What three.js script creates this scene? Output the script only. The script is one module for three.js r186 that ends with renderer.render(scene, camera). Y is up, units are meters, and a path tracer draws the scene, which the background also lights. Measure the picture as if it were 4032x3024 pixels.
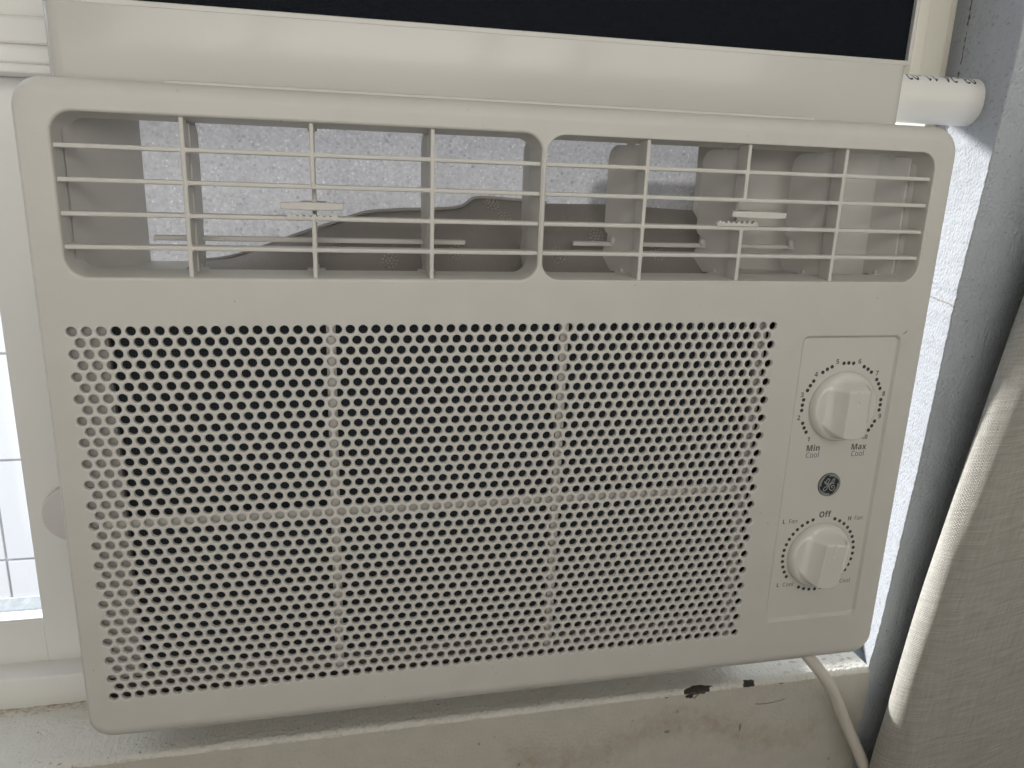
import * as THREE from 'three';
import { RoundedBoxGeometry } from 'three/addons/geometries/RoundedBoxGeometry.js';
import { mergeGeometries, mergeVertices, toCreasedNormals } from 'three/addons/utils/BufferGeometryUtils.js';
import { RectAreaLightUniformsLib } from 'three/addons/lights/RectAreaLightUniformsLib.js';
import { ImprovedNoise } from 'three/addons/math/ImprovedNoise.js';

// ------------------------------------------------------------------ camera, sky, exposure
// All lengths below are millimetres in the frame of the air conditioner's front (x right, y up, z into the room); mm() puts them in metres above the floor.
const LIFT = 900, MM = 0.001;
const at = (x, y, z) => new THREE.Vector3(x * MM, (y + LIFT) * MM, z * MM);
const scene = new THREE.Scene();
const camera = new THREE.PerspectiveCamera(2 * Math.atan(1512 / 3045.08) * 180 / Math.PI, 4 / 3, 0.01, 60);
camera.position.copy(at(-57.16, 167.24, 367.12));
camera.up.set(0.02385192, 0.96431788, -0.26367047);
camera.lookAt(camera.position.clone().add(new THREE.Vector3(0.21906528, -0.26237704, -0.93977055)));
scene.add(camera);

const SKY = 3.8;
{
  const w = 256, h = 128, d = new Float32Array(w * h * 4);
  for (let j = 0; j < h; j++) for (let i = 0; i < w; i++) {
    const up = Math.sin(((j + 0.5) / h - 0.5) * Math.PI), az = (i + 0.5) / w * Math.PI * 2;
    const k = SKY * (0.75 + 0.35 * Math.max(0, up)), warm = 0.5 + 0.5 * Math.cos(az - Math.PI);
    const o = (j * w + i) * 4;
    d[o] = k * (0.90 + 0.05 * warm); d[o + 1] = k * 0.985; d[o + 2] = k * (1.13 - 0.06 * warm); d[o + 3] = 1;
  }
  const t = new THREE.DataTexture(d, w, h, THREE.RGBAFormat, THREE.FloatType);
  t.mapping = THREE.EquirectangularReflectionMapping; t.magFilter = THREE.LinearFilter; t.needsUpdate = true;
  scene.background = t; scene.environment = t; scene.environmentIntensity = 0.3;
}
const renderer = new THREE.WebGLRenderer({ antialias: true });
renderer.toneMapping = THREE.LinearToneMapping;
renderer.toneMappingExposure = 1.4;
renderer.shadowMap.enabled = true;
RectAreaLightUniformsLib.init();
{ // sun, low and to the left behind the window
  const az = 23.5 * Math.PI / 180, el = 20.5 * Math.PI / 180, l = new THREE.DirectionalLight(new THREE.Color().setRGB(1, 0.985, 0.96), 5.0);
  l.target.position.copy(at(250, 0, -20));
  l.position.copy(l.target.position).add(new THREE.Vector3(-Math.sin(az) * Math.cos(el), Math.sin(el), -Math.cos(az) * Math.cos(el)).multiplyScalar(8));
  l.castShadow = true; l.shadow.radius = 9; Object.assign(l.shadow.camera, { left: -2.5, right: 2.5, top: 2.5, bottom: -2.5, near: 0.1, far: 20 }); l.shadow.mapSize.set(2048, 2048);
  scene.add(l, l.target);
}
const UNSEEN_PANE = { c: [150, 380, 1480], w: 1900, h: 1150, color: [1.0, 0.968, 0.91], L: 0.85 };   // unseen bright pane behind the camera, placed to light the front of the unit
{
  const l = new THREE.RectAreaLight(new THREE.Color().setRGB(...UNSEEN_PANE.color), UNSEEN_PANE.L, UNSEEN_PANE.w * MM, UNSEEN_PANE.h * MM);
  l.position.copy(at(UNSEEN_PANE.c[0], UNSEEN_PANE.c[1], UNSEEN_PANE.c[2])); l.lookAt(at(UNSEEN_PANE.c[0], UNSEEN_PANE.c[1], -1000)); scene.add(l);
}

// ------------------------------------------------------------------ helpers
let seed = 7;
const rnd = () => { seed = (seed * 1664525 + 1013904223) >>> 0; return seed / 4294967296; };
const noise = new ImprovedNoise();
const N = (x, y, z = 0) => noise.noise(x, y, z);
const fbm = (x, y, z = 0, o = 4) => { let s = 0, a = 1, t = 0; for (let i = 0; i < o; i++) { s += a * N(x, y, z + i * 7.3); t += a; a *= 0.5; x *= 2; y *= 2; z *= 2; } return s / t; };
const lin = (a, b, t) => a + (b - a) * t, sst = (a, b, x) => { const t = Math.min(1, Math.max(0, (x - a) / (b - a))); return t * t * (3 - 2 * t); };
const used = {};
const numbered = (n) => { const k = used[n] = (used[n] ?? -1) + 1; return k ? n + '_' + String(k).padStart(3, '0') : n; };
function thing(name, label, category, base = [0, 0, 0], extra = {}) {
  const o = new THREE.Group(); o.name = numbered(name); o.position.copy(at(...base)); o.userData = { label, category, ...extra };
  o.base = base; scene.add(o); return o;
}
function part(name, geo, mat, parent, base) {       // geo in millimetres of the common frame
  const b = base || parent.base || [0, 0, 0];
  geo = Array.isArray(geo) ? mergeGeometries(geo.map((g) => { g = g.index ? g.toNonIndexed() : g; if (!g.attributes.uv) g.setAttribute('uv', new THREE.BufferAttribute(new Float32Array(g.attributes.position.count * 2), 2)); return g; })) : geo;
  geo.translate(-b[0], -b[1], -b[2]); geo.scale(MM, MM, MM);
  const m = new THREE.Mesh(geo, mat); m.name = name; m.castShadow = m.receiveShadow = true; m.base = b; parent.add(m); return m;
}
function struct(name, geo, mat, parent = null) {
  geo.translate(0, LIFT, 0); geo.scale(MM, MM, MM);
  const m = new THREE.Mesh(geo, mat); m.name = parent ? name : numbered(name); m.castShadow = m.receiveShadow = true;
  if (!parent) m.userData = { kind: 'structure' };
  (parent || scene).add(m); return m;
}
const box = (x0, y0, z0, x1, y1, z1, r = 0) => {
  const s = [x1 - x0, y1 - y0, z1 - z0], g = r ? new RoundedBoxGeometry(...s, 3, r) : new THREE.BoxGeometry(...s);
  return g.translate((x0 + x1) / 2, (y0 + y1) / 2, (z0 + z1) / 2);
};
const cyl = (x, y, z, r0, r1, h, axis = 'z', n = 32) => { const g = new THREE.CylinderGeometry(r0, r1, h, n); if (axis === 'z') g.rotateX(Math.PI / 2); if (axis === 'x') g.rotateZ(-Math.PI / 2); return g.translate(x, y, z); };
function rr(x0, y0, x1, y1, r, n = 8) {
  const p = [], q = [[x1 - r, y0 + r, -90], [x1 - r, y1 - r, 0], [x0 + r, y1 - r, 90], [x0 + r, y0 + r, 180]];
  for (const [cx, cy, a] of q) for (let i = 0; i <= n; i++) { const t = (a + 90 * i / n) * Math.PI / 180; p.push([cx + r * Math.cos(t), cy + r * Math.sin(t)]); }
  return p;
}
const grow = (b, d, n = 8) => rr(b[0] - d, b[1] - d, b[2] + d, b[3] + d, Math.max(0.05, b[4] + d), n);
const pts = (p) => p.map(([x, y]) => new THREE.Vector2(x, y));
function surface(rows, { closed = false, flip = false, crease = 0, uv = null } = {}) {   // rows of equal numbers of [x, y, z]
  const m = rows[0].length, pos = [], uvs = [], idx = [];
  rows.forEach((r, j) => r.forEach((q, i) => { pos.push(...q); const c = uv ? uv(q, i, j) : [i / (m - 1), j / (rows.length - 1)]; uvs.push(c[0], c[1]); }));
  for (let j = 0; j + 1 < rows.length; j++) for (let i = 0; i < (closed ? m : m - 1); i++) {
    const a = j * m + i, b = j * m + (i + 1) % m, c = a + m, d = b + m;
    flip ? idx.push(a, c, b, b, c, d) : idx.push(a, b, c, b, d, c);
  }
  let g = new THREE.BufferGeometry();
  g.setAttribute('position', new THREE.Float32BufferAttribute(pos, 3)); g.setAttribute('uv', new THREE.Float32BufferAttribute(uvs, 2)); g.setIndex(idx);
  if (crease) return toCreasedNormals(g, crease);
  g.computeVertexNormals(); return g.toNonIndexed();
}
const plate = (outer, holes, z) => { const s = new THREE.Shape(pts(outer)); for (const h of holes) s.holes.push(new THREE.Path(pts(h))); return new THREE.ShapeGeometry(s).translate(0, 0, z).toNonIndexed(); };
const extrude = (poly, z0, z1, bevel = 0) => new THREE.ExtrudeGeometry(new THREE.Shape(pts(poly)), { depth: z1 - z0 - 2 * bevel, bevelEnabled: bevel > 0, bevelThickness: bevel, bevelSize: bevel, bevelOffset: -bevel, bevelSegments: 3, curveSegments: 8 }).translate(0, 0, z0 + bevel);
const tube = (p, r, n = 60, k = 16) => new THREE.TubeGeometry(new THREE.CatmullRomCurve3(p.map((q) => new THREE.Vector3(...q))), n, r, k);
function canvasTex(w, h, draw, srgb = true) {
  const c = document.createElement('canvas'); c.width = w; c.height = h; draw(c.getContext('2d'), w, h);
  const t = new THREE.CanvasTexture(c); if (srgb) t.colorSpace = THREE.SRGBColorSpace; t.wrapS = t.wrapT = THREE.RepeatWrapping; return t;
}
function dataTex(w, h, f, srgb = false) {           // f(u, v) -> grey or [r, g, b] in 0..1
  const d = new Uint8Array(w * h * 4);
  for (let j = 0; j < h; j++) for (let i = 0; i < w; i++) { const v = f(i / w, j / h, i, j), o = (j * w + i) * 4; for (let k = 0; k < 3; k++) d[o + k] = Math.max(0, Math.min(255, 255 * (Array.isArray(v) ? v[k] : v))); d[o + 3] = 255; }
  const t = new THREE.DataTexture(d, w, h); t.magFilter = t.minFilter = THREE.LinearFilter; t.wrapS = t.wrapT = THREE.RepeatWrapping; if (srgb) t.colorSpace = THREE.SRGBColorSpace; t.needsUpdate = true; return t;
}
const rgb = (r, g, b) => new THREE.Color().setRGB(r, g, b);
const std = (c, rough, o = {}) => new THREE.MeshStandardMaterial({ color: c.isColor ? c : rgb(...c), roughness: rough, ...o });
const uvmm = (g, s, ax = 0, ay = 1) => { const p = g.attributes.position, u = new Float32Array(p.count * 2); for (let i = 0; i < p.count; i++) { u[2 * i] = p.getComponent(i, ax) / s; u[2 * i + 1] = p.getComponent(i, ay) / s; } g.setAttribute('uv', new THREE.BufferAttribute(u, 2)); return g; };

// ------------------------------------------------------------------ materials
const grainTex = dataTex(512, 512, () => rnd());
const absBump = grainTex.clone();
const M = {};
M.abs = std([0.66, 0.648, 0.612], 0.46, { bumpMap: absBump, bumpScale: 0.00003 });
M.absIn = std([0.66, 0.645, 0.61], 0.5);
M.rib = std([0.52, 0.505, 0.47], 0.5);
M.knob = new THREE.MeshPhysicalMaterial({ color: rgb(0.72, 0.71, 0.67), roughness: 0.2, clearcoat: 0.7, clearcoatRoughness: 0.06 });
M.sash = new THREE.MeshPhysicalMaterial({ color: rgb(0.60, 0.595, 0.56), roughness: 0.13, specularIntensity: 0.8 });
M.frame = std([0.84, 0.84, 0.81], 0.35);
M.jamb = std([0.74, 0.715, 0.62], 0.45);
M.pipe = std([0.80, 0.80, 0.78], 0.32);
M.cord = std([0.66, 0.63, 0.56], 0.45);
M.dark = std([0.06, 0.06, 0.06], 0.8);
M.room = std([0.62, 0.60, 0.56], 0.9);
M.ceil = std([0.78, 0.76, 0.72], 0.9);
M.floor = std([0.16, 0.11, 0.07], 0.6);
M.glass = new THREE.MeshPhysicalMaterial({ color: rgb(1, 1, 1), roughness: 0.02, transmission: 1, thickness: 0, ior: 1.5 });

// ------------------------------------------------------------------ room shell
const ROOM = { x0: -1900, x1: 1100, y0: -LIFT, y1: 1500, z1: 1500 };
const OPEN = { x0: -1300, x1: 318, y0: -146, y1: 1150 };       // window opening
const ZW = -20, ZF = -73, ZO = -220;                            // wall face, frame front, outside face
struct('floor', box(ROOM.x0 - 200, ROOM.y0 - 100, ZO, ROOM.x1 + 200, ROOM.y0, ROOM.z1 + 200), M.floor);
struct('ceiling', box(ROOM.x0 - 200, ROOM.y1, ZO, ROOM.x1 + 200, ROOM.y1 + 120, ROOM.z1 + 200), M.ceil);
struct('wall_left', box(ROOM.x0 - 150, ROOM.y0, ZO, ROOM.x0, ROOM.y1, ROOM.z1 + 150), M.room);
struct('wall_right', box(ROOM.x1, ROOM.y0, ZO, ROOM.x1 + 150, ROOM.y1, ROOM.z1 + 150), M.room);
struct('wall_back', box(ROOM.x0, ROOM.y0, ROOM.z1, ROOM.x1, ROOM.y1, ROOM.z1 + 150), M.room);

{
  const l = thing('unseen_front_light', 'unseen bright pane out of view behind the camera, placed to light the front of the air conditioner', 'window', [UNSEEN_PANE.c[0], UNSEEN_PANE.c[1] - UNSEEN_PANE.h / 2, UNSEEN_PANE.c[2] + 10]);
  const [x, y, z] = UNSEEN_PANE.c, a = UNSEEN_PANE.w / 2, b = UNSEEN_PANE.h / 2;
  part('frame', [box(x - a - 45, y + b, z - 6, x + a + 45, y + b + 45, z + 20), box(x - a - 45, y - b - 45, z - 6, x + a + 45, y - b, z + 20), box(x - a - 45, y - b, z - 6, x - a, y + b, z + 20), box(x + a, y - b, z - 6, x + a + 45, y + b, z + 20)], std([0.75, 0.74, 0.7], 0.5), l);
  for (const bx of [-560, 60, 330]) part('mullion', box(x + bx - 28, y - b, z - 40, x + bx + 28, y + b, z - 14, 3), std([0.75, 0.74, 0.7], 0.5), l);  // bars out of view, placed to stripe the reflection in the sash
  part('pane', box(x - a, y - b, z + 4, x + a, y + b, z + 12), std([0.8, 0.8, 0.8], 0.6, { emissive: new THREE.Color().setRGB(...UNSEEN_PANE.color), emissiveIntensity: 1.0 }), l);  // glowing sheet of the unseen front light
}
{
  const c = thing('unseen_cupboard', 'low pale furniture out of view in the room, placed to shade the lower front of the air conditioner', 'unseen_cupboard', [150, -LIFT, 950]);  // unseen, holds back the pane light from the lower front
  const wood = std([0.46, 0.44, 0.41], 0.5), top = 250;
  part('carcass', box(-600, -LIFT, 815, 900, top, 1180), wood, c);
  for (const x of [-595, -95, 405]) { const d = part('door', box(x, -LIFT + 60, 795, x + 490, top - 20, 812, 3), wood, c); part('handle', box(x + 440, -60, 780, x + 452, 120, 794, 3), M.dark, d, c.base); }
}
const revealClamp = THREE.ClampToEdgeWrapping;
// plaster: fine grain, small pits and trowel marks
const plasterBump = dataTex(1024, 1024, (u, v) => {
  const a = Math.PI * 2, cx = Math.cos(u * a) * 3, sx = Math.sin(u * a) * 3, y = v;
  return 0.5 + 0.30 * fbm(cx * 3 + 11, sx * 3 + y * 0, Math.cos(v * a) * 9 + Math.sin(v * a) * 9, 4) + 0.25 * fbm(u * 60, v * 60, 2, 3);
});
const plasterMap = (w, h, base, spots, draw) => canvasTex(w, h, (c) => {
  const im = c.createImageData(w, h);
  for (let j = 0; j < h; j++) for (let i = 0; i < w; i++) {
    const n = 1 + 0.035 * fbm(i / 30, j / 30, 3, 3) + 0.02 * (rnd() - 0.5), o = (j * w + i) * 4;
    for (let k = 0; k < 3; k++) im.data[o + k] = base[k] * n; im.data[o + 3] = 255;
  }
  c.putImageData(im, 0, 0);
  for (let i = 0; i < spots; i++) { c.fillStyle = `rgba(${70 + rnd() * 60 | 0},${68 + rnd() * 55 | 0},${60 + rnd() * 50 | 0},${0.15 + 0.4 * rnd()})`; c.beginPath(); c.ellipse(rnd() * w, rnd() * h, 0.8 + rnd() * 2.2, 0.6 + rnd() * 1.5, rnd() * 3, 0, 7); c.fill(); }
  if (draw) draw(c, w, h);
});
const rough = (x, y, s) => 0.9 * fbm(x / 45, y / 45, s, 3) + 0.30 * fbm(x / 7, y / 7, s + 4, 3) + 0.12 * fbm(x / 2.2, y / 2.2, s + 9, 2);

// apron: the wall face under the sill, with brown stains and chipped paint along the edge
const AP = { x0: -420, x1: 420, y0: -330, y1: -146 };
const chip = (c, x, y, w, h, col) => { c.fillStyle = col; c.beginPath(); for (let i = 0; i < 14; i++) { const t = i / 14 * 6.283, r = 0.75 + 0.5 * rnd(); c[i ? 'lineTo' : 'moveTo'](x + w * r * Math.cos(t), y + h * r * Math.sin(t)); } c.fill(); };
const apronTex = plasterMap(2048, 450, [196, 192, 182], 90, (c, w, h) => {
  const X = (x) => (x - AP.x0) / (AP.x1 - AP.x0) * w, Y = (y) => (AP.y1 - y) / (AP.y1 - AP.y0) * h;
  for (let i = 0; i < 1500; i++) {                 // brown water stains with a grainy outline
    const t = rnd(), x = lin(40, 255, t) + 10 * (rnd() - .5), y = -176 - 11 * Math.sin(t * 9) - 8 * t + 14 * (rnd() + rnd() - 1);
    c.fillStyle = `rgba(${110 + rnd() * 30 | 0},${92 + rnd() * 22 | 0},${62 + rnd() * 16 | 0},0.026)`; c.beginPath(); c.ellipse(X(x), Y(y), 3 + rnd() * 9, 2 + rnd() * 5, rnd() * 3, 0, 7); c.fill();
  }
  chip(c, X(163), Y(-149), 15, 3, '#34322e'); chip(c, X(157), Y(-150.8), 8, 3.5, '#34322e'); chip(c, X(198.5), Y(-148.6), 6, 2, '#403d38'); chip(c, X(141), Y(-149.4), 3, 1.5, '#4a4740'); chip(c, X(222), Y(-149), 4, 2, '#5a564e');
  c.strokeStyle = 'rgba(122,98,62,.8)'; c.lineWidth = 3; c.beginPath(); c.moveTo(X(166), Y(-147.5)); c.lineTo(X(160), Y(-153)); c.stroke();
  c.strokeStyle = 'rgba(80,78,74,.7)'; c.lineWidth = 1.5; c.beginPath(); c.moveTo(X(205), Y(-163)); c.quadraticCurveTo(X(214), Y(-165), X(226), Y(-162)); c.stroke();
  chip(c, X(196), Y(-180), 1.5, 8, 'rgba(90,84,72,.7)'); chip(c, X(144), Y(-176), 5, 3, 'rgba(95,88,72,.5)'); 
});
M.apron = std([1, 1, 1], 0.85, { map: apronTex, bumpMap: plasterBump, bumpScale: 0.0006 });
const sillTex = plasterMap(2048, 200, [222, 220, 212], 260, (c, w, h) => {     // v: 0 at the window frame, 1 at the front edge
  for (let i = 0; i < 2600; i++) { const e = Math.pow(rnd(), 2.4); c.fillStyle = `rgba(${120 + rnd() * 50 | 0},${96 + rnd() * 40 | 0},${66 + rnd() * 34 | 0},${0.10 + 0.3 * rnd() * (1 - e)})`; c.beginPath(); c.ellipse(rnd() * w, e * 30, 1 + rnd() * 4, 0.8 + rnd() * 2.2, rnd(), 0, 7); c.fill(); }
  for (let i = 0; i < 60; i++) { c.fillStyle = `rgba(120,104,80,${0.1 + rnd() * .25})`; c.beginPath(); c.ellipse(1560 + rnd() * 160, 60 + rnd() * 120, 2 + rnd() * 6, 1 + rnd() * 3, rnd() * 3, 0, 7); c.fill(); }
  for (const [x, r] of [[163, 24], [198.5, 10]]) chip(c, (x + 420) / 840 * w, h - 3, r, 9, '#37352f');
});
sillTex.wrapT = revealClamp;
M.sill = std([1, 1, 1], 0.8, { map: sillTex, bumpMap: plasterBump, bumpScale: 0.0016 });
const revealTex = plasterMap(2048, 256, [164, 168, 174], 700, (c, w, h) => {
  for (let i = 0; i < 1500; i++) { const g = 118 + rnd() * 40 | 0; c.fillStyle = `rgba(${g},${g},${g},${0.12 + 0.24 * rnd()})`; c.beginPath(); c.ellipse(rnd() * w, rnd() * h, 1.2 + rnd() * 2.6, 3 + rnd() * 7, (rnd() - .5) * .8, 0, 7); c.fill(); }
  for (let i = 0; i < 120; i++) { const y = 196 + rnd() * 110; c.fillStyle = `rgba(60,54,46,${0.4 + .5 * rnd()})`; c.beginPath(); c.ellipse((y + 146) / 600 * w, h - 24 - rnd() * 5, 1.5 + rnd() * 5, 0.8 + rnd() * 1.8, 0, 0, 7); c.fill(); }
  const X = (y) => (y + 146) / 600 * w;                                          // u along the height
  c.strokeStyle = 'rgba(120,112,96,.75)'; c.lineWidth = 3; c.beginPath(); c.moveTo(X(100), 0); for (let i = 1; i <= 12; i++) c.lineTo(X(100.5 + 2 * i / 12 + 0.7 * (rnd() - .5)), i / 12 * h); c.stroke();
  c.strokeStyle = 'rgba(150,140,120,.35)'; c.lineWidth = 2; c.beginPath(); c.moveTo(X(10), 0); for (let i = 1; i <= 12; i++) c.lineTo(X(10 + 1.4 * (rnd() - .5)), i / 12 * h); c.stroke();
});
revealTex.wrapT = revealClamp;
const relief = (u, v) => { const t = plasterBump.clone(); t.repeat.set(u, v); return t; };
M.reveal = std([1, 1, 1], 0.8, { map: revealTex, bumpMap: relief(5, 0.44), bumpScale: 0.0010 });
M.sill.bumpMap = relief(7, 0.44); M.apron.bumpMap = relief(7, 1.53); M.apron.bumpScale = 0.0010;
const wallTex = plasterMap(1024, 1024, [180, 187, 193], 700);
M.wallR = std([1, 1, 1], 0.8, { map: wallTex, bumpMap: relief(2.5, 2.5), bumpScale: 0.0022 });

// front edge of the right reveal: leans a little and is worn
const EDGE = [[-330, 279], [-146, 287], [-111, 290.6], [-3, 297.1], [104, 301.2], [174, 306.5], [234, 310.8], [400, 314], [1500, 318]];
const edgeX = (y) => { for (let i = 1; i < EDGE.length; i++) if (y <= EDGE[i][0]) { const [a, p] = EDGE[i - 1], [b, q] = EDGE[i]; return lin(p, q, (y - a) / (b - a)); } return 318; };
{
  const rows = [], ys = []; for (let y = -146; y <= 420; y += 1.6) ys.push(y); ys.push(500, 700, 1000, 1150);
  for (const y of ys) {
    const e = edgeX(y) + 0.9 * fbm(y / 9, 3, 5, 3) + 0.6 * fbm(y / 2.4, 8, 5, 2), r = 0.7, row = [];
    for (let i = 0; i <= 22; i++) { const t = i / 22, z = lin(ZF - 8, ZW - r, t), x = lin(319, e, t); row.push([x - 0.9 * rough(z, y, 20) * Math.min(1, (1 - t) * 9 + .3), y, z]); }
    for (let i = 1; i <= 4; i++) { const a = i / 4 * Math.PI / 2; row.push([e + r * (1 - Math.cos(a)), y, ZW - r + r * Math.sin(a)]); }
    rows.push(row);
  }
  struct('window_reveal', surface(rows, { flip: false, uv: (q) => [(q[1] + 146) / 600, (q[2] - ZF) / (ZW - ZF)] }), M.reveal);
  const wr = [];
  for (const y of [-330, -280, -240, -200, -170, -150].concat(ys)) {
    const e = edgeX(Math.max(y, -146)) + 0.9 * fbm(y / 9, 3, 5, 3) + 0.6 * fbm(y / 2.4, 8, 5, 2) + 0.7, row = [];
    for (let i = 0; i <= 40; i++) { const t = i / 40, x = e + 130 * t; row.push([x, y, ZW + 1.6 * rough(x, y, 40) * Math.min(1, t * 12)]); }
    row.push([760, y, ZW]); row.push([ROOM.x1, y, ZW]); wr.push(row);
  }
  const right = struct('wall', surface(wr, { uv: (q) => [q[0] / 300, q[1] / 300] }), M.wallR);
  struct('wall_block', box(322, -146, ZO, ROOM.x1, ROOM.y1, ZW - 6), M.wallR, right);
  right.children[0].position.set(0, 0, 0);
}
{   // sill top, rounded rough front edge and the wall face below it
  const rows = [], xs = []; for (let x = -420; x <= 287; x += 1.8) xs.push(x); xs.push(288.6);
  const front = [], face = [];
  const r = 3.2;
  for (const x of xs) {
    const ez = ZW + 0.9 * fbm(x / 12, 1, 60, 3) + 0.4 * fbm(x / 2.5, 4, 60, 2), top = OPEN.y0 + 0.8 * fbm(x / 30, 2, 61, 2), row = [];
    for (let i = 0; i <= 20; i++) { const t = i / 20, z = lin(ZF - 4, ez - r, t); row.push([x, top + 0.8 * rough(x, z, 62), z]); }
    for (let i = 1; i <= 4; i++) { const a = i / 4 * Math.PI / 2; row.push([x, top - r * (1 - Math.cos(a)), ez - r + r * Math.sin(a)]); }
    front.push(row);
    const f = [row[row.length - 1]];
    for (let i = 1; i <= 30; i++) { const y = lin(-150, -330, i / 30); f.push([x, y, ZW + 1.4 * rough(x, y, 63) * Math.min(1, i / 3) + (ez - ZW) * Math.max(0, 1 - i / 3)]); }
    face.push(f);
  }
  const sill = struct('window_sill', surface(front, { flip: false, uv: (q) => [(q[0] + 420) / 840, 1 - (q[2] - ZF) / (ZW - ZF)] }), M.sill);
  struct('sill_end', box(OPEN.x0, OPEN.y0 - 60, ZO, -420, OPEN.y0, ZW), M.wallR, sill);
  const apron = struct('wall', surface(face, { uv: (q) => [(q[0] - AP.x0) / (AP.x1 - AP.x0), (q[1] - AP.y0) / (AP.y1 - AP.y0)] }), M.apron);
  struct('wall_block', box(ROOM.x0, ROOM.y0, ZO, ROOM.x1, -330, ZW), M.wallR, apron);
  struct('wall_block', box(ROOM.x0, -330, ZO, ROOM.x1, OPEN.y0 - 8, ZW - 8), M.wallR, apron);
  struct('wall_block', box(ROOM.x0, OPEN.y0 - 8, ZO, OPEN.x0, ROOM.y1, ZW), M.room, apron);
  struct('wall_block', box(OPEN.x0, OPEN.y1, ZO, 322, ROOM.y1, ZW), M.room, apron);
}

// ------------------------------------------------------------------ outside: a tiled parapet beyond the glass
M.tile = std([0.90, 0.89, 0.86], 0.6); M.tile2 = std([0.87, 0.865, 0.84], 0.6); M.grout = std([0.66, 0.66, 0.65], 0.9);
{
  const g = thing('tiled_wall', 'pale tiled wall outside, seen through the bright pane left of the air conditioner', 'wall', [-1800, -3600, -3100]);
  part('backing', box(-4200, -3600, -3300, 1500, 760, -3006), M.grout, g);  // upper part is out of view, raised to block low sky light
  const geo = box(-220, -220, -3006, 220, 220, -2992, 4); geo.translate(1800, 3600, 3100); geo.scale(MM, MM, MM);
  for (let j = -2; j <= 3; j++) for (let i = -3; i <= 3; i++) { const m = new THREE.Mesh(geo, (i + j) % 3 ? M.tile : M.tile2); m.name = 'tile'; m.position.set((-1226 + 450 * i) * MM, (-1269 + 450 * j) * MM, rnd() * 3 * MM); g.add(m); }
  struct('ground', box(-9000, -3720, -9000, 6000, -3600, ZO), std([0.42, 0.40, 0.37], 0.9));
}

// ------------------------------------------------------------------ window frame
M.ledgeOut = std([1, 1, 1], 0.7, { map: dataTex(256, 64, (u, v) => { const n = 0.46 + 0.22 * fbm(u * 14, v * 5, 3, 4); return [n * 0.80, n * 0.92, n]; }, true) });
{
  const w = thing('window_frame', 'white window frame with a bright pane at its left, behind the air conditioner', 'window', [-500, OPEN.y0, ZF]);
  part('outer_rail', box(OPEN.x0, OPEN.y0 - 10, -96, 319, -127, ZF, 1.2), M.frame, w);                       // lower frame, its top shows as a pale ledge
  const stile = part('stile', box(-232.5, -128, -122, -188, 205, -90, 1.0), M.frame, w);
  part('bottom_rail', box(OPEN.x0, -128, -100, -232.4, -99.5, -90.3, 0.8), M.frame, w);
  part('glazing_bead', box(OPEN.x0, -108, -101.2, -233, -98.4, -90.6, 0.8), std([0.75, 0.77, 0.76], 0.6), w);
  part('outer_track', uvmm(box(OPEN.x0, -128, -121, -190, -100.2, -101.4, 0.8), 60, 0, 2), M.ledgeOut, w);
  part('glass_pane', box(OPEN.x0, -100, -107, -232.6, 1140, -104), M.glass, w);
  // meeting rails at the upper left, in steps
  part('cross_rail', box(OPEN.x0, 205, -110, -120, 209.5, -70, 1.2), M.frame, w);
  part('cross_rail', box(OPEN.x0, 209.5, -110, -120, 219, -77, 2.5), M.frame, w);
  part('cross_rail', box(OPEN.x0, 219, -110, -120, 232.6, -80, 2.5), M.frame, w);
  part('upper_panel', box(-236, 233.6, -112, -120, 1140, -92, 0.8), M.frame, w);
  part('stile', box(-188, -96, -122, -181, 200, -95, 0.8), M.frame, w);
  // right jamb above the pipe: stepped cream strips, thin below
  part('jamb', box(230, 224, -112, 287.0, 1140, -78, 0.8), M.jamb, w);
  part('jamb', box(286.5, 224, -112, 294, 1140, -72.5, 0.8), M.jamb, w);
  part('jamb', box(293.6, 224, -112, 311.2, 1140, -75.5, 0.8), M.jamb, w);
  part('jamb', box(310.8, -127, -112, 319.4, 1140, -81, 0.8), M.jamb, w);
  part('top_rail', box(OPEN.x0, 1130, -112, 319, 1152, -73), M.frame, w);
  const d = part('lock_cap', new THREE.LatheGeometry(pts([[0.01, 0], [16.6, 0], [16.6, 5.6], [15.8, 7.4], [14.4, 8.2], [0.01, 8.4]]), 64).rotateX(Math.PI / 2).translate(-207, -29.6, -90), std([0.70, 0.67, 0.655], 0.3), w);
}

// ------------------------------------------------------------------ sash above the air conditioner
{
  const s = thing('window_sash', 'glossy white sash bar under a dark grained panel, resting above the air conditioner', 'window sash', [35, 198, -29]);
  {
    let g = box(-176, 195.0, -37, 247, 231.5, -22, 7.3); const q = g.attributes.position;
    for (let i = 0; i < q.count; i++) if (q.getY(i) > 224) q.setY(i, 231.5 - (231.5 - q.getY(i)) * 0.12);
    g.deleteAttribute('normal'); g.deleteAttribute('uv'); g = toCreasedNormals(mergeVertices(g, 1e-3), 0.6);
    part('bottom_rail', g, M.sash, s);
  }
  part('top_bead', box(-174, 230.6, -36, 245.5, 233.2, -22.5, 0.6), M.sash, s);
  const leather = dataTex(512, 512, (u, v) => 0.5 + 0.5 * fbm(u * 46, v * 90, 5, 3));
  const dark = new THREE.MeshPhysicalMaterial({ color: rgb(0.006, 0.0085, 0.013), roughness: 0.5, specularIntensity: 0.16, bumpMap: leather, bumpScale: 0.0006 });
  part('dark_panel', uvmm(box(-172, 232, -33, 245.2, 1130, -25), 60), dark, s);
  part('side_edge', box(245.3, 231, -36, 247.2, 1130, -22.6, 0.5), std([0.6, 0.6, 0.58], 0.4), s);
  part('side_edge', box(-176, 231, -36, -172.2, 1130, -22.6, 0.5), M.sash, s);
}

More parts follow.
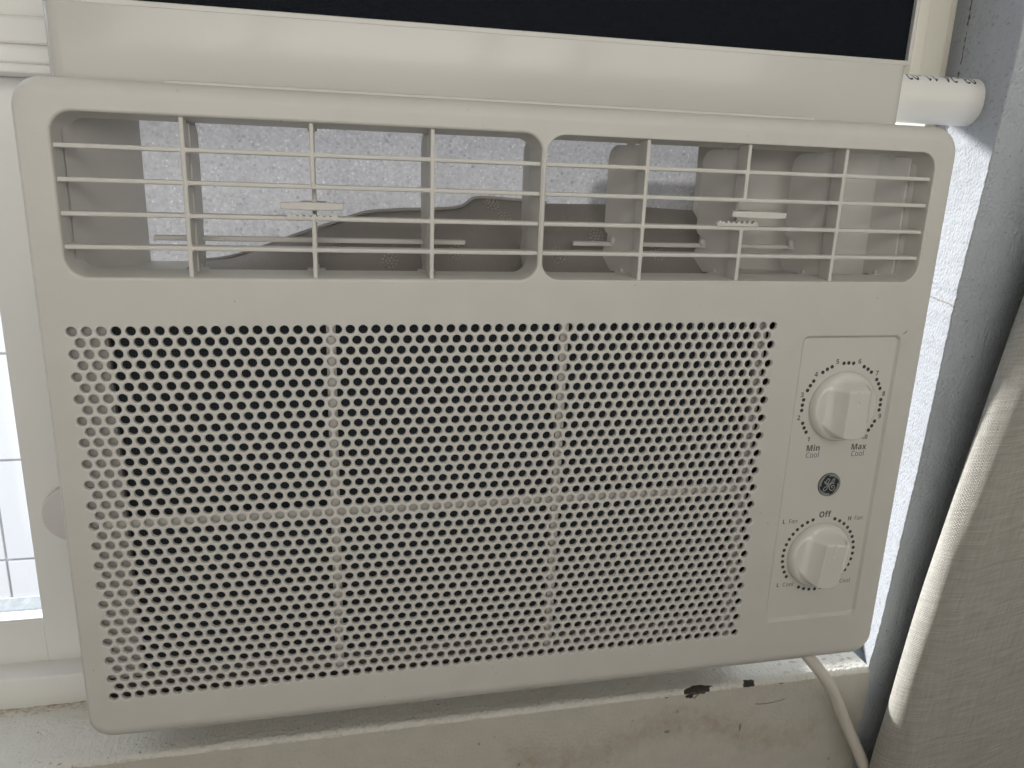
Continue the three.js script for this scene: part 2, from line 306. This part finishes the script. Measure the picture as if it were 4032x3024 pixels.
// ------------------------------------------------------------------ plastic pipe
{
  const p = thing('plastic_pipe', 'white plastic pipe with black date print, between the sash and the right reveal', 'pipe', [280, 217.5, -51]);
  const tex = canvasTex(1024, 512, (c, w, h) => {
    c.fillStyle = '#e6e6e2'; c.fillRect(0, 0, w, h); c.fillStyle = '#1a1a1a'; c.font = 'bold 74px monospace'; c.textAlign = 'left'; c.textBaseline = 'middle';
    c.save(); c.translate(w - 90, h * 0.5); c.rotate(Math.PI); c.scale(1.45, 1); c.fillText('03-24 11-02', 0, 0); c.restore();
  });
  const g = cyl(281, 217.5, -51, 13.3, 13.3, 68, 'x', 64);
  { // uv: u along the pipe, v around with 0.5 at the top front
    const q = g.attributes.position, u = g.attributes.uv;
    for (let i = 0; i < q.count; i++) { let a = Math.atan2(q.getY(i) - 217.5, q.getZ(i) + 51); u.setXY(i, (q.getX(i) - 247) / 68, 0.5 + (a - 1.12) / 6.2832); }
  }
  part('tube', g, std([1, 1, 1], 0.3, { map: tex }), p);
}

// ------------------------------------------------------------------ air conditioner
const AC = thing('air_conditioner', 'white window air conditioner with perforated front, louvred vent and two round knobs', 'air conditioner', [41, -126, -10]);
const OUT = [-184.8, -119.5, 267.6, 199.2, 12], VL = [-170.4, 117.4, 39.2, 185.6, 9], VR = [41.4, 117.4, 254.6, 185.6, 9], PAN = [190.6, -88.2, 251.4, 87.2, 3.5];
function intakeEdge() {       // zigzag just inside the outer hexagons, clockwise
  const p = [], X = (c, r) => (c - 28.5) * GP + (r % 2 ? GP / 2 : 0), Y = (r) => (18 - r) * GQ, last = (r) => (r % 2 ? 56 : 57);
  for (let c = 0; c < 58; c++) { p.push([X(c, 0), Y(0) + 2.8]); if (c < 57) p.push([X(c, 0) + 3, Y(0) + 1.6]); }
  for (let r = 0; r < 37; r++) p.push([X(last(r), r) + 2.7, Y(r) + 1.6], [X(last(r), r) + 2.7, Y(r) - 1.6]);
  for (let c = 57; c >= 0; c--) { p.push([X(c, 36), Y(36) - 2.8]); if (c > 0) p.push([X(c, 36) - 3, Y(36) - 1.6]); }
  for (let r = 36; r >= 0; r--) p.push([X(0, r) - 2.7, Y(r) - 1.6], [X(0, r) - 2.7, Y(r) + 1.6]);
  return p;
}
const GP = 6, GQ = 5.188, GR = [-171 - 2.2, -93.4 - 2.2, 171 + 2.2, 93.4 + 2.2];
{
  const g = [];
  const hole = (b, r, prof, n = 8) => surface(prof.map(([e, z]) => grow(b, e, n).map(([x, y]) => [x, y, z])), { closed: true, flip: true, crease: 0.7 });
  const round = (r) => [0, .25, .5, .75, 1].map((t) => { const a = t * Math.PI / 2; return [r * (1 - Math.sin(a)), -r * (1 - Math.cos(a))]; });
  // outer rim: softer roll at the top and bottom
  const roll = (ex, ey, z) => rr(OUT[0] - ex, OUT[1] - ey, OUT[2] + ex, OUT[3] + ey, OUT[4] + ex).map(([x, y]) => [x, y, z]);
  const rim = [roll(0, 0, -22), roll(0, 0, -7)]; for (let i = 1; i <= 10; i++) { const a = i / 10 * Math.PI / 2; rim.push(roll(-2.6 * (1 - Math.cos(a)), -7.5 * (1 - Math.cos(a)), -7 + 7 * Math.sin(a))); }
  g.push(surface(rim, { closed: true, crease: 0.7 }));
  g.push(plate(rr(OUT[0] + 2.6, OUT[1] + 7.5, OUT[2] - 2.6, OUT[3] - 7.5, OUT[4] - 2.6), [grow(VL, 1.3).reverse(), grow(VR, 0.6).reverse(), intakeEdge(), grow(PAN, 0.8).reverse()], 0));
  for (const [b, e] of [[VL, 1.3], [VR, 0.6]]) g.push(hole(b, e, [...round(e), [-0.3, -4], [-0.9, -13], [-1.6, -18]]));
  g.push(hole(PAN, 0.8, [...round(0.8), [-1.1, -1.7]]));
  const bz = part('front_panel', g, M.abs, AC);
  uvmm(bz.geometry, 0.04);
  const wear = canvasTex(2048, 1536, (c, w, h) => {
    const im = c.createImageData(w, h);
    for (let j = 0; j < h; j++) for (let i = 0; i < w; i++) { const n = 250 + 5 * fbm(i / 90, j / 90, 2, 3) - 2 * rnd(), o = (j * w + i) * 4; im.data[o] = n; im.data[o + 1] = n; im.data[o + 2] = n - 1; im.data[o + 3] = 255; }
    c.putImageData(im, 0, 0);
    for (let i = 0; i < 130; i++) { c.fillStyle = `rgba(70,64,56,${0.12 + 0.4 * rnd() * rnd()})`; c.beginPath(); c.ellipse(rnd() * w, rnd() * h, 0.8 + rnd() * 1.5, 0.8 + rnd() * 1.2, rnd() * 3, 0, 7); c.fill(); }
    c.strokeStyle = 'rgba(60,56,50,.7)'; c.lineWidth = 2; const X = (x) => (x - 41 + 240) / 480 * w, Y = (y) => h - (y + 126 + 7.2) / 360 * h; c.beginPath(); c.moveTo(X(252.5), Y(88.3)); c.quadraticCurveTo(X(254), Y(89), X(254.6), Y(90.2)); c.stroke();
  });
  wear.repeat.set(0.04 / 0.48, 0.04 / 0.36); wear.offset.set(0.5, 0.02);
  bz.material = M.abs.clone(); bz.material.map = wear;
  part('top_lip', box(-126.5, 197.0, -16, 184.4, 200.5, -6.2, 1.4), M.abs, AC);
  part('base_lip', extrude(rr(-168, -125.6, 238, -117, 4), -34, -11, 1.6), M.abs, AC);
}
// perforated intake: one hexagonal cell per hole, a chamfered rim and a short tube behind it
{
  const seg = 24, cells = [], ap1 = GP / 2, n2 = Math.hypot(GP / 2, GQ), ap2 = n2 / 2, nrm = [[1, 0, ap1], [-1, 0, ap1]];
  for (const sx of [-1, 1]) for (const sy of [-1, 1]) nrm.push([sx * GP / 2 / n2, sy * GQ / n2, ap2]);
  const cell = [];
  for (let k = 0; k <= seg; k++) {
    const a = k / seg * Math.PI * 2, c = Math.cos(a), s = Math.sin(a);
    const R = Math.min(...nrm.map(([nx, ny, d]) => { const t = c * nx + s * ny; return t > 1e-6 ? d / t : 1e9; }));
    cell.push([c, s, R]);
  }
  const r1 = 2.44, r0 = 2.2, dz = 0.03;
  const rings = [(q) => [q[0] * q[2], q[1] * q[2], dz], (q) => [q[0] * r1, q[1] * r1, dz], (q) => [q[0] * (r1 + r0) / 2, q[1] * (r1 + r0) / 2, dz - 0.09], (q) => [q[0] * r0, q[1] * r0, dz - 0.3], (q) => [q[0] * (r0 - 0.03), q[1] * (r0 - 0.02), -2.2]];
  const one = surface(rings.map((f) => cell.map(f)), { flip: true, crease: 0.75 });
  const pos = one.attributes.position.array, nor = one.attributes.normal.array, cnt = [];
  for (let r = 0; r < 37; r++) for (let c = 0; c < (r % 2 ? 57 : 58); c++) cnt.push([(c - 28.5) * GP + (r % 2 ? GP / 2 : 0), (18 - r) * GQ]);
  const P = new Float32Array(pos.length * cnt.length), Q = new Float32Array(pos.length * cnt.length);
  cnt.forEach(([x, y], i) => { const o = i * pos.length; for (let k = 0; k < pos.length; k += 3) { P[o + k] = pos[k] + x; P[o + k + 1] = pos[k + 1] + y; P[o + k + 2] = pos[k + 2]; } Q.set(nor, o); });
  const g = new THREE.BufferGeometry(); g.setAttribute('position', new THREE.BufferAttribute(P, 3)); g.setAttribute('normal', new THREE.BufferAttribute(Q, 3)); uvmm(g, 40);
  part('intake_grille', g, M.abs, AC);
  // behind the holes: ribs, side plates, filter
  for (const [x, w] of [[-60, 4.6], [55.6, 4.6]]) part('filter_rib', box(x - w / 2, -92, -7.6, x + w / 2, 96, -3.2, 0.8), M.rib, AC);
  part('filter_rib', box(-170, -4.4, -7.2, 172, 1.4, -3.4, 1.2), M.rib, AC);
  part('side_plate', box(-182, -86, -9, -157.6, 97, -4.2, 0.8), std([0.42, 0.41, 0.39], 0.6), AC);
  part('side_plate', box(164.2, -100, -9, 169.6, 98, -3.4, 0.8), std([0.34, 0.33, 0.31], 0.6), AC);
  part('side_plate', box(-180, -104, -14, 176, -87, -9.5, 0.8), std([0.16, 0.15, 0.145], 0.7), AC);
  const mesh = canvasTex(512, 512, (c, w) => { c.fillStyle = '#22292d'; c.fillRect(0, 0, w, w); c.strokeStyle = '#444f56'; c.lineWidth = 12; for (let i = 0; i < 8; i++) { const q = (i + .5) * w / 8; c.beginPath(); c.moveTo(q, 0); c.lineTo(q, w); c.moveTo(0, q); c.lineTo(w, q); c.stroke(); } });
  part('filter_mesh', uvmm(box(-158, -87, -11, 164, 98, -10), 9.6), std([1, 1, 1], 0.7, { map: mesh }), AC);
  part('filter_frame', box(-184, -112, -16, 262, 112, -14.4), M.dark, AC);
}
// vent: slats, dividers, vanes, link bars, sliders
{
  const SY = [172.1, 158.3, 144.2, 130.1];
  for (const [x0, x1] of [[-172, 40.2], [40.6, 256]]) for (const y of SY) part('louvre_slat', box(x0, y - 1.0, -11, x1, y + 1.0, -2.2, 0.6), M.abs, AC);
  part('vent_post', box(39.0, 116.5, -13, 41.6, 186.5, -0.6, 0.5), M.abs, AC);
  const bars = [[-120, 0], [-66.2, 1], [-12.4, 0], [93, 0], [147.2, 1], [202.5, 0]];
  for (const [x, gap] of bars) for (const [y0, y1] of gap ? [[158.0, 187], [116.5, 144.4]] : [[116.5, 187]]) {
    const g = [box(x - 1.0, y0, -12, x + 1.0, y1, -2.0, 0.55)];
    for (const y of SY) if (y >= y0 - 1 && y <= y1 + 1) for (const sx of [-1, 1]) for (const sy of [-1, 1]) {      // small fillets at the crossings
      if ((sy > 0 && y + 2 > y1) || (sy < 0 && y - 2 < y0)) continue;
      const f = new THREE.Shape(); f.moveTo(0, 0); f.lineTo(sx * 1.5, 0); f.quadraticCurveTo(0, 0, 0, sy * 1.5); f.closePath();
      g.push(new THREE.ExtrudeGeometry(f, { depth: 8, bevelEnabled: false, curveSegments: 5 }).translate(x + sx * 0.85, y + sy * 0.8, -10.4));
    }
    part('vent_divider', g, M.abs, AC);
  }
  // vanes: turned plates with a notch for the link bar
  const vane = (x, deg) => {
    const s = new THREE.Shape(); s.moveTo(-10, 118.6); s.lineTo(8, 118.6); s.quadraticCurveTo(14, 119, 15, 124); s.lineTo(15, 128); s.quadraticCurveTo(15, 131, 12.6, 132.4); s.lineTo(12, 138); s.quadraticCurveTo(15, 139, 15, 142); s.lineTo(15, 176); s.quadraticCurveTo(15, 182, 9, 183.2); s.lineTo(-10, 183.2); s.closePath();
    const g = new THREE.ExtrudeGeometry(s, { depth: 1.3, bevelEnabled: true, bevelSize: .3, bevelThickness: .3, bevelSegments: 2, curveSegments: 8 }).translate(0, 0, -0.65).rotateY(Math.PI / 2);   // local x -> -z
    g.rotateY(deg * Math.PI / 180).translate(x, 0, -24);
    return part('vane', [g, cyl(x, 185, -24, 2.1, 2.1, 4, 'y', 16), cyl(x, 118.0, -24, 4.3, 4.3, 2.2, 'y', 24), cyl(x, 119.5, -24, 1.5, 1.5, 3.0, 'y', 12)], M.absIn, AC);
  };
  for (const x of [-119.6, -66.2, -12.6, 40.4]) vane(x, 1);
  for (const x of [92, 146, 200.5, 247]) vane(x, 23);
  part('link_bar', box(-140.5, 130.9, -33.5, 8.4, 133.4, -30.6, 0.7), M.absIn, AC);
  part('link_bar', box(66, 131.4, -33.5, 198.5, 133.9, -30.6, 0.7), M.absIn, AC);
  for (const x of [140, 194, 88]) part('link_pin', new THREE.SphereGeometry(1.7, 16, 10).scale(1, 1.4, 1).translate(x, 134.6, -30.5), M.absIn, AC);
  // slider tabs
  const tab = (cx, y, turn, mat, sx) => {
    const p = []; for (let i = 0; i <= 10; i++) { const t = i / 5 - 1; p.push([t * 13.8, -1.75 + 0.45 * t * t]); } for (let i = 10; i >= 0; i--) { const t = i / 5 - 1; p.push([t * 13.8, 1.75 - 0.3 * t * t]); }
    const g = extrude(p, 0, 7, 0.5).rotateY(turn).translate(cx, y, -4.5);
    const t = part('slider_tab', g, mat, AC);
    part('stem', box(cx - 6, y - 1.2, -30, cx + 6, y + 1.2, -4.2, 0.4), M.absIn, t, AC.base);
    const w = []; w.push([-11.4 + sx, -1.7]); w.push([11.4 + sx, -1.7]); w.push([11.2 + sx, 0.2], [9.6 + sx, 1.0]);
    for (let i = 0; i <= 60; i++) { const u = 9 - 18 * i / 60; w.push([u + sx, 0.15 + 0.6 * Math.sin(u * 2.15)]); }
    w.push([-9.6 + sx, 1.0], [-11.2 + sx, 0.0]);
    part('serration', extrude(w, -4, -1.6, 0).translate(cx, y - 4.2, 0), M.absIn, t, AC.base);
  };
  tab(-66.7, 149.9, 0, M.abs, 0); tab(155.4, 151.2, -0.22, M.abs, -11);
}
// inside of the outlet: foam back, duct walls, scroll ramp with raised dot rosettes
{
  const foamTex = canvasTex(1024, 512, (c, w, h) => {
    c.fillStyle = '#cfd0d2'; c.fillRect(0, 0, w, h);
    for (let i = 0; i < 60000; i++) { const g = 186 + 42 * rnd() | 0, a = 0.25 + 0.5 * rnd(); c.fillStyle = `rgba(${g},${g},${g + 3},${a})`; c.beginPath(); c.arc(rnd() * w, rnd() * h, 1.4 + rnd() * 2.0, 0, 7); c.fill(); }
    for (let i = 0; i < 1100; i++) { c.fillStyle = `rgba(125,126,128,${0.12 + 0.25 * rnd()})`; c.beginPath(); c.arc(rnd() * w, rnd() * h, 1.6 + rnd() * 1.5, 0, 7); c.fill(); }
    for (let i = 0; i < 2600; i++) { c.strokeStyle = `rgba(255,255,255,${0.4 + 0.6 * rnd()})`; c.lineWidth = 1 + rnd() * 2; const x = rnd() * w, y = rnd() * h; c.beginPath(); c.moveTo(x, y); c.lineTo(x + 6 * (rnd() - .5), y + 6 * (rnd() - .5)); c.stroke(); }  // white strokes paint glints of light into the foam colour
  });
  const foamBump = dataTex(512, 512, (u, v) => 0.5 + 0.5 * fbm(u * 70, v * 70, 3, 2));
  const uvsq = (g) => { uvmm(g, 300); const u = g.attributes.uv; for (let i = 0; i < u.count; i++) u.setY(i, u.getY(i) * 2); return g; };
  M.foam = new THREE.MeshPhysicalMaterial({ color: rgb(0.86, 0.86, 0.87), roughness: 0.9, map: foamTex, bumpMap: foamBump, bumpScale: 0.0003, transmission: 0.2, thickness: 0, side: THREE.DoubleSide });
  part('foam_lining', uvsq(new THREE.PlaneGeometry(356, 102).translate(22, 163, -68)), M.foam, AC);
  const wall = (q) => surface([q.map(([x, z]) => [x, 112, z]), q.map(([x, z]) => [x, 190, z])], { flip: false });
  part('duct_wall', [wall([[-169.2, -12], [-166, -26], [-159.5, -42], [-154, -56], [-150.5, -68]])], M.absIn, AC);
  part('duct_wall', [wall([[150, -67], [168, -63], [190, -56], [214, -46], [236, -36], [249, -26], [253.4, -12]])], M.absIn, AC);
  part('duct_floor', box(-173, 112, -70, 257, 117.0, -12.6), M.absIn, AC);
  part('duct_roof', box(-173, 187.6, -67.6, 70, 191, -12.6), M.absIn, AC);
  part('duct_roof', box(70, 187.8, -70, 257, 191, -44.2), M.absIn, AC);
  // ramp
  const back = [[-128, 117], [-112, 119], [-75, 132], [-41, 143.6], [-23, 145.5], [8, 147.4], [13, 149], [18, 153], [24, 153.4], [56, 151.6], [94, 152], [150, 150]];
  const by = (x) => { for (let i = 1; i < back.length; i++) if (x <= back[i][0]) { const [a, p] = back[i - 1], [b, q] = back[i]; return lin(p, q, sst(a, b, x) * .4 + .6 * (x - a) / (b - a)); } return 150; };
  const yr = (x, t) => lin(by(x), 117.2, Math.pow(t, 1.25)), zr = (t) => lin(-67.5, -30, t);
  const rows = []; for (let j = 0; j <= 14; j++) { const row = []; for (let i = 0; i <= 90; i++) { const x = lin(-128, 150, i / 90), t = j / 14; row.push([x, yr(x, t), zr(t)]); } rows.push(row); }
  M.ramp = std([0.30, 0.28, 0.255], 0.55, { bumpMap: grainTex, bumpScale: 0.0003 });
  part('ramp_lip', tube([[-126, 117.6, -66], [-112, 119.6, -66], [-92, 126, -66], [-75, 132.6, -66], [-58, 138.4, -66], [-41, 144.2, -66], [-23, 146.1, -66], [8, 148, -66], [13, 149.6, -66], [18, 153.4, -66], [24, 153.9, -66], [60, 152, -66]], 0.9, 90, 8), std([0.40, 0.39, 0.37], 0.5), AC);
  const ramp = part('scroll_ramp', surface(rows, { flip: false, uv: (q) => [q[0] / 200, q[2] / 200] }), M.ramp, AC);
  for (const [x, t] of [[-58, .62], [-8, .35], [33, .35], [5, .75], [28, .12], [84, .55], [-30, .86], [60, .8], [118, .75], [50, .45]]) {
    const d = []; const c0 = [[0, 0]]; for (let i = 0; i < 6; i++) c0.push([1.8 * Math.cos(i * 1.047), 1.8 * Math.sin(i * 1.047)]); for (let i = 0; i < 11; i++) c0.push([3.6 * Math.cos(i * .571), 3.6 * Math.sin(i * .571)]);
    for (const [a, b] of c0) { const tt = t - b / 40, xx = x + a; d.push(new THREE.IcosahedronGeometry(0.62, 1).translate(xx, yr(xx, tt) + 0.1, zr(tt) + 0.1)); }
    part('rosette', d, std([0.46, 0.42, 0.38], 0.5), ramp, AC.base);
  }
  part('unseen_shade_block', [box(-78, 112, -128, 66, 158, -104, 10), box(66, 112, -128, 194, 184, -108, 8)], M.dark, AC);  // unseen dark blocks behind the foam, placed to shade its middle and right
  // cabinet behind the front
  const cab = std([0.5, 0.5, 0.48], 0.6);
  part('cabinet', [box(-168, -126, -130, -166, 112, -22), box(196, -126, -130, 198, 111.5, -22), box(196, 111.6, -130, 198, 193.8, -62), box(-168, -126.4, -130, 198, -124, -22), box(-168, -126, -132, 198, 112, -130), box(-168, 110, -100, 196, 112, -20)], cab, AC);
  part('cabinet_top', [box(150, 194, -132, 198, 196, -38), box(-168, 194, -66, 150, 196, -38)], cab, AC);
}
// control panel with printed scales
{
  const S = 11, x0 = 189.5, y1 = 88.5, W = 63, H = 178;
  const tex = canvasTex(Math.round(W * S), Math.round(H * S), (c, w, h) => {
    c.fillStyle = '#d4d2cb'; c.fillRect(0, 0, w, h);
    const X = (x) => (x - x0) * S, Y = (y) => (y1 - y) * S, ink = '#363b3f', soft = '#53585b';
    const dot = (cx, cy, r, a) => { a *= Math.PI / 180; c.fillStyle = ink; c.beginPath(); c.arc(X(cx + r * Math.cos(a)), Y(cy + r * Math.sin(a)), 1.06 * S, 0, 7); c.fill(); };
    const txt = (s, x, y, size, bold, col = soft) => { c.fillStyle = col; c.font = `${bold ? 'bold ' : ''}${size * S}px sans-serif`; c.textAlign = 'center'; c.textBaseline = 'middle'; c.fillText(s, X(x), Y(y)); };
    for (const a of [-144, -151, -158, -176, 177, 170, 157, 150, 143, 127, 120, 113, 96, 89, 82, 65, 58, 51, 37, 30, 23, 7, 0, -7, -23, -30, -37]) dot(221.4, 46.5, 25.2, a);
    [['1', 203.4, 27.3], ['2', 195.1, 40.4], ['3', 195.3, 53.9], ['4', 202.3, 65.6], ['5', 214.6, 72.6], ['6', 228.7, 72.5], ['7', 241.1, 65.4], ['8', 247.6, 53.1], ['9', 247.5, 39.6], ['10', 239.6, 27.2]].forEach(([s, x, y]) => txt(s, x, y, 3.9, true));
    txt('Min', 207.1, 21.8, 5.0, true, '#4c5154'); txt('Cool', 207.2, 17.6, 4.4, false); txt('Max', 236.8, 21.4, 5.0, true, '#4c5154'); txt('Cool', 236.8, 17.2, 4.4, false);
    for (let a = 71; a >= -40; a -= 9.3) dot(220.9, -46, 23.6, a);
    for (let a = 107; a <= 221; a += 9) dot(220.9, -46, 23.6, a);
    for (let a = 245; a <= 302; a += 9.3) dot(220.9, -46, 23.6, a);
    txt('Off', 221.4, -20.4, 5.2, true, '#4c5154');
    const two = (b, s, x, y) => { txt(b, x - 2.2 - s.length * 0.75, y, 3.7, true, '#4c5154'); txt(s, x + 1.6, y, 3.7, false); };
    two('L', 'Fan', 199.3, -23.4); two('H', 'Fan', 243.1, -24); two('L', 'Cool', 201.8, -64.8); two('H', 'Cool', 240.6, -65.6);
  });
  const g = new THREE.PlaneGeometry(W, H).translate(x0 + W / 2, y1 - H / 2, -1.68);
  part('control_panel', g, new THREE.MeshPhysicalMaterial({ map: tex, roughness: 0.3, clearcoat: 0.25, clearcoatRoughness: 0.2 }), AC);
  const badge = canvasTex(512, 512, (c) => {
    const k = 512 / 15; c.translate(256, 256); c.scale(k, -k);
    c.fillStyle = '#8e918f'; c.beginPath(); c.arc(0, 0, 7.5, 0, 7); c.fill();
    c.strokeStyle = '#3a3f42'; c.lineWidth = 0.25; c.beginPath(); c.arc(0, 0, 7.1, 0, 7); c.stroke();
    c.fillStyle = '#252b30'; c.beginPath(); c.arc(0, 0, 6.25, 0, 7); c.fill();
    c.fillStyle = '#8e918f'; c.strokeStyle = '#9b9e9c'; c.lineCap = c.lineJoin = 'round';
    for (let q = 0; q < 4; q++) { c.save(); c.rotate(q * Math.PI / 2 + 0.15); c.beginPath(); c.arc(0, 0, 6.4, 0.35, 1.5); c.quadraticCurveTo(0.2, 5.6, -0.2, 5.1); c.quadraticCurveTo(2.6, 5.6, 5.6, 2.3); c.fill(); c.restore(); }
    const st = [[[-2.6, 1.1], [-2.4, 2.3], [-1.3, 3.8], [-0.4, 3.4], [-0.6, 2.2], [-1.3, 1.1], [-2.3, 0.8], [-3.1, 1.3], [-3.4, 2.2]], [[-2.3, 0.8], [-1.4, 0.1], [-0.1, 0.7]], [[2.0, 3.4], [1.3, 1.9], [-0.6, -0.1], [-1.2, -2.3], [-2.4, -3.5], [-3.5, -3.4], [-3.5, -2.2], [-2.1, -1.1], [-0.3, -0.7]], [[1.3, 1.9], [2.0, 3.4], [2.9, 3.7], [3.0, 2.5], [1.7, 1.0], [0.7, 0.5]], [[3.1, 0.8], [1.7, 0.9], [0.5, -0.2], [0.2, -1.9], [1.3, -3.5], [3.1, -3.4], [3.7, -1.9], [2.8, -0.5], [1.7, -0.7], [1.7, -1.8], [2.4, -2.0]]];
    c.lineWidth = 0.62;
    for (const s of st) { const v = new THREE.CatmullRomCurve3(s.map(([x, y]) => new THREE.Vector3(x, y, 0))).getPoints(40); c.beginPath(); v.forEach((q, i) => c[i ? 'lineTo' : 'moveTo'](q.x, q.y)); c.stroke(); }
  });
  const b = cyl(220.9, -1.3, -1.4, 7.15, 7.3, 0.6, 'z', 48);
  { const q = b.attributes.position, u = b.attributes.uv; for (let i = 0; i < q.count; i++) u.setXY(i, 0.5 + (q.getX(i) - 220.9) / 15, 0.5 + (q.getY(i) + 1.3) / 15); }
  part('badge', b, std([1, 1, 1], 0.35, { map: badge }), AC);
  // knobs: a disc with a ridge grip whose flanks are hollowed
  const knob = (cx, cy, turn) => {
    const R = 20.6, H = 13.6, rows = [], na = 160, nr = 56;
    const h = (x, y) => {
      const r = Math.hypot(x, y), xl = x - 0.8, ax = Math.abs(xl), f = Math.max(0, 1 - Math.max(0, ax - 6.4) / 11.5), ridge = Math.pow(f, 2.3);
      const endT = y > 0 ? 1 - sst(11.6, 16.6, y + 0.006 * x * x) : 1 - sst(15.6, 17.9, r);
      let z = 4.6 + (H - 4.6) * ridge * endT;
      z -= 0.9 * (sst(0.95, 0.5, Math.abs(x - 0.6)) * sst(4.2, 4.8, y) * sst(12.4, 11.6, y));
      return z * (r > 17.8 ? Math.sqrt(Math.max(0, 1 - ((r - 17.8) / 2.81) ** 2)) : 1);
    };
    for (let j = 0; j <= nr; j++) { const r = j <= 48 ? 17.8 * j / 48 : 17.8 + 2.8 * Math.sin((j - 48) / 8 * Math.PI / 2), row = []; for (let i = 0; i < na; i++) { const a = i / na * Math.PI * 2, x = r * Math.cos(a), y = r * Math.sin(a); row.push([x, y, h(x, y)]); } rows.push(row); }
    const g = mergeVertices(surface(rows, { closed: true, flip: false }).deleteAttribute('normal').deleteAttribute('uv'), 1e-4); g.computeVertexNormals();
    g.rotateZ(turn).translate(cx, cy, -1.7);
    part('knob', g, M.knob, AC);
  };
  knob(221.3, 46.5, 0.02); knob(220.9, -46.2, -0.09);
}
// power cord
part('power_cord', tube([[214, -100, -30], [222, -112, -22], [231, -123, -12], [244, -139, -6], [256, -158, -8], [268, -180, -9], [281, -205, -6], [296, -240, -2], [310, -290, 0], [316, -400, 0]], 3.9, 90, 20), M.cord, AC);

// ------------------------------------------------------------------ curtain
{
  const cur = thing('curtain', 'off white woven curtain hanging at the right edge with a brightly lit fold', 'curtain', [340, -700, 20]);
  const E = [[-800, 272], [-300, 277], [-201, 285], [-117, 292], [-10, 307], [110, 328.5], [200, 345], [400, 376], [1200, 410]];   // where the fold's edge shows
  const ex = (y) => { for (let i = 1; i < E.length; i++) if (y <= E[i][0]) { const [a, p] = E[i - 1], [b, q] = E[i]; return lin(p, q, (y - a) / (b - a)); } return 420; };
  const sm = (y) => { let s = 0; for (let k = -6; k <= 6; k++) s += ex(y + k * 9); return s / 13; };
  const weave = dataTex(1024, 1024, (u, v, i, j) => {
    const wx = i / 1024 * 128, wy = j / 1024 * 128, jx = 0.35 * N(wx * .13, wy * .9, 1), jy = 0.35 * N(wx * .9, wy * .13, 5);
    const a = Math.abs(Math.sin((wx + jx) * Math.PI)), b = Math.abs(Math.sin((wy + jy) * Math.PI)), over = (Math.floor(wx + jx) + Math.floor(wy + jy)) % 2;
    const slub = 0.5 + 0.5 * N(wx * .07, Math.floor(wy) * 1.7, 3), sl2 = 0.5 + 0.5 * N(Math.floor(wx) * 1.7, wy * .07, 9);
    return (over ? 0.55 + 0.45 * a : 0.35 + 0.4 * b) * (0.62 + 0.25 * slub + 0.18 * sl2);
  });
  const weaveCol = dataTex(512, 512, (u, v, i, j) => { const wy = j / 512 * 128, n = 0.92 + 0.09 * N(i / 512 * 9, Math.floor(wy) * 1.3, 2) + 0.06 * N(Math.floor(i / 512 * 128) * 1.3, j / 512 * 9, 6) + 0.03 * (rnd() - .5); return [n, n * 0.985, n * 0.945]; }, true);
  M.cloth = new THREE.MeshPhysicalMaterial({ color: rgb(0.66, 0.66, 0.66), roughness: 0.95, map: weaveCol, bumpMap: weave, bumpScale: 0.0009, transmission: 0.12, thickness: 0, side: THREE.DoubleSide });
  const rows = [], ys = []; for (let y = -800; y < -320; y += 40) ys.push(y); for (let y = -320; y < 240; y += 4) ys.push(y); for (let y = 240; y <= 1200; y += 60) ys.push(y);
  // plan of the cloth, from behind the fold round its edge and on along the front
  const plan = []; 
  plan.push([150, -3], [110, -4.6], [70, -5], [34, -5.1]);
  for (let i = 0; i <= 26; i++) { const a = lin(1.46 * Math.PI, Math.PI * 0.66, i / 26); plan.push([12 + 17 * Math.cos(a), 12 + 17 * Math.sin(a)]); }
  { const [bx, bz] = plan[plan.length - 1]; for (let i = 1; i <= 40; i++) { const t = i / 40; plan.push([bx + 240 * t, bz + 14 * Math.sin(t * 2.2) + 3 * Math.sin(t * 9)]); } }
  const len = [0]; for (let i = 1; i < plan.length; i++) len.push(len[i - 1] + Math.hypot(plan[i][0] - plan[i - 1][0], plan[i][1] - plan[i - 1][1]));
  for (const y of ys) { const e = sm(y); rows.push(plan.map(([x, z], i) => [e + x + 1.1 * N(y / 60, i / 9, 3), y, z + 1.5 * N(y / 70, i / 8, 8)])); }
  const g = surface(rows, { flip: true, uv: (q, i, j) => [len[i] / 120, (ys[j] - 0.35 * Math.max(0, len[i] - 90)) / 120] });
  part('cloth', g, M.cloth, cur);
}
renderer.render(scene, camera);
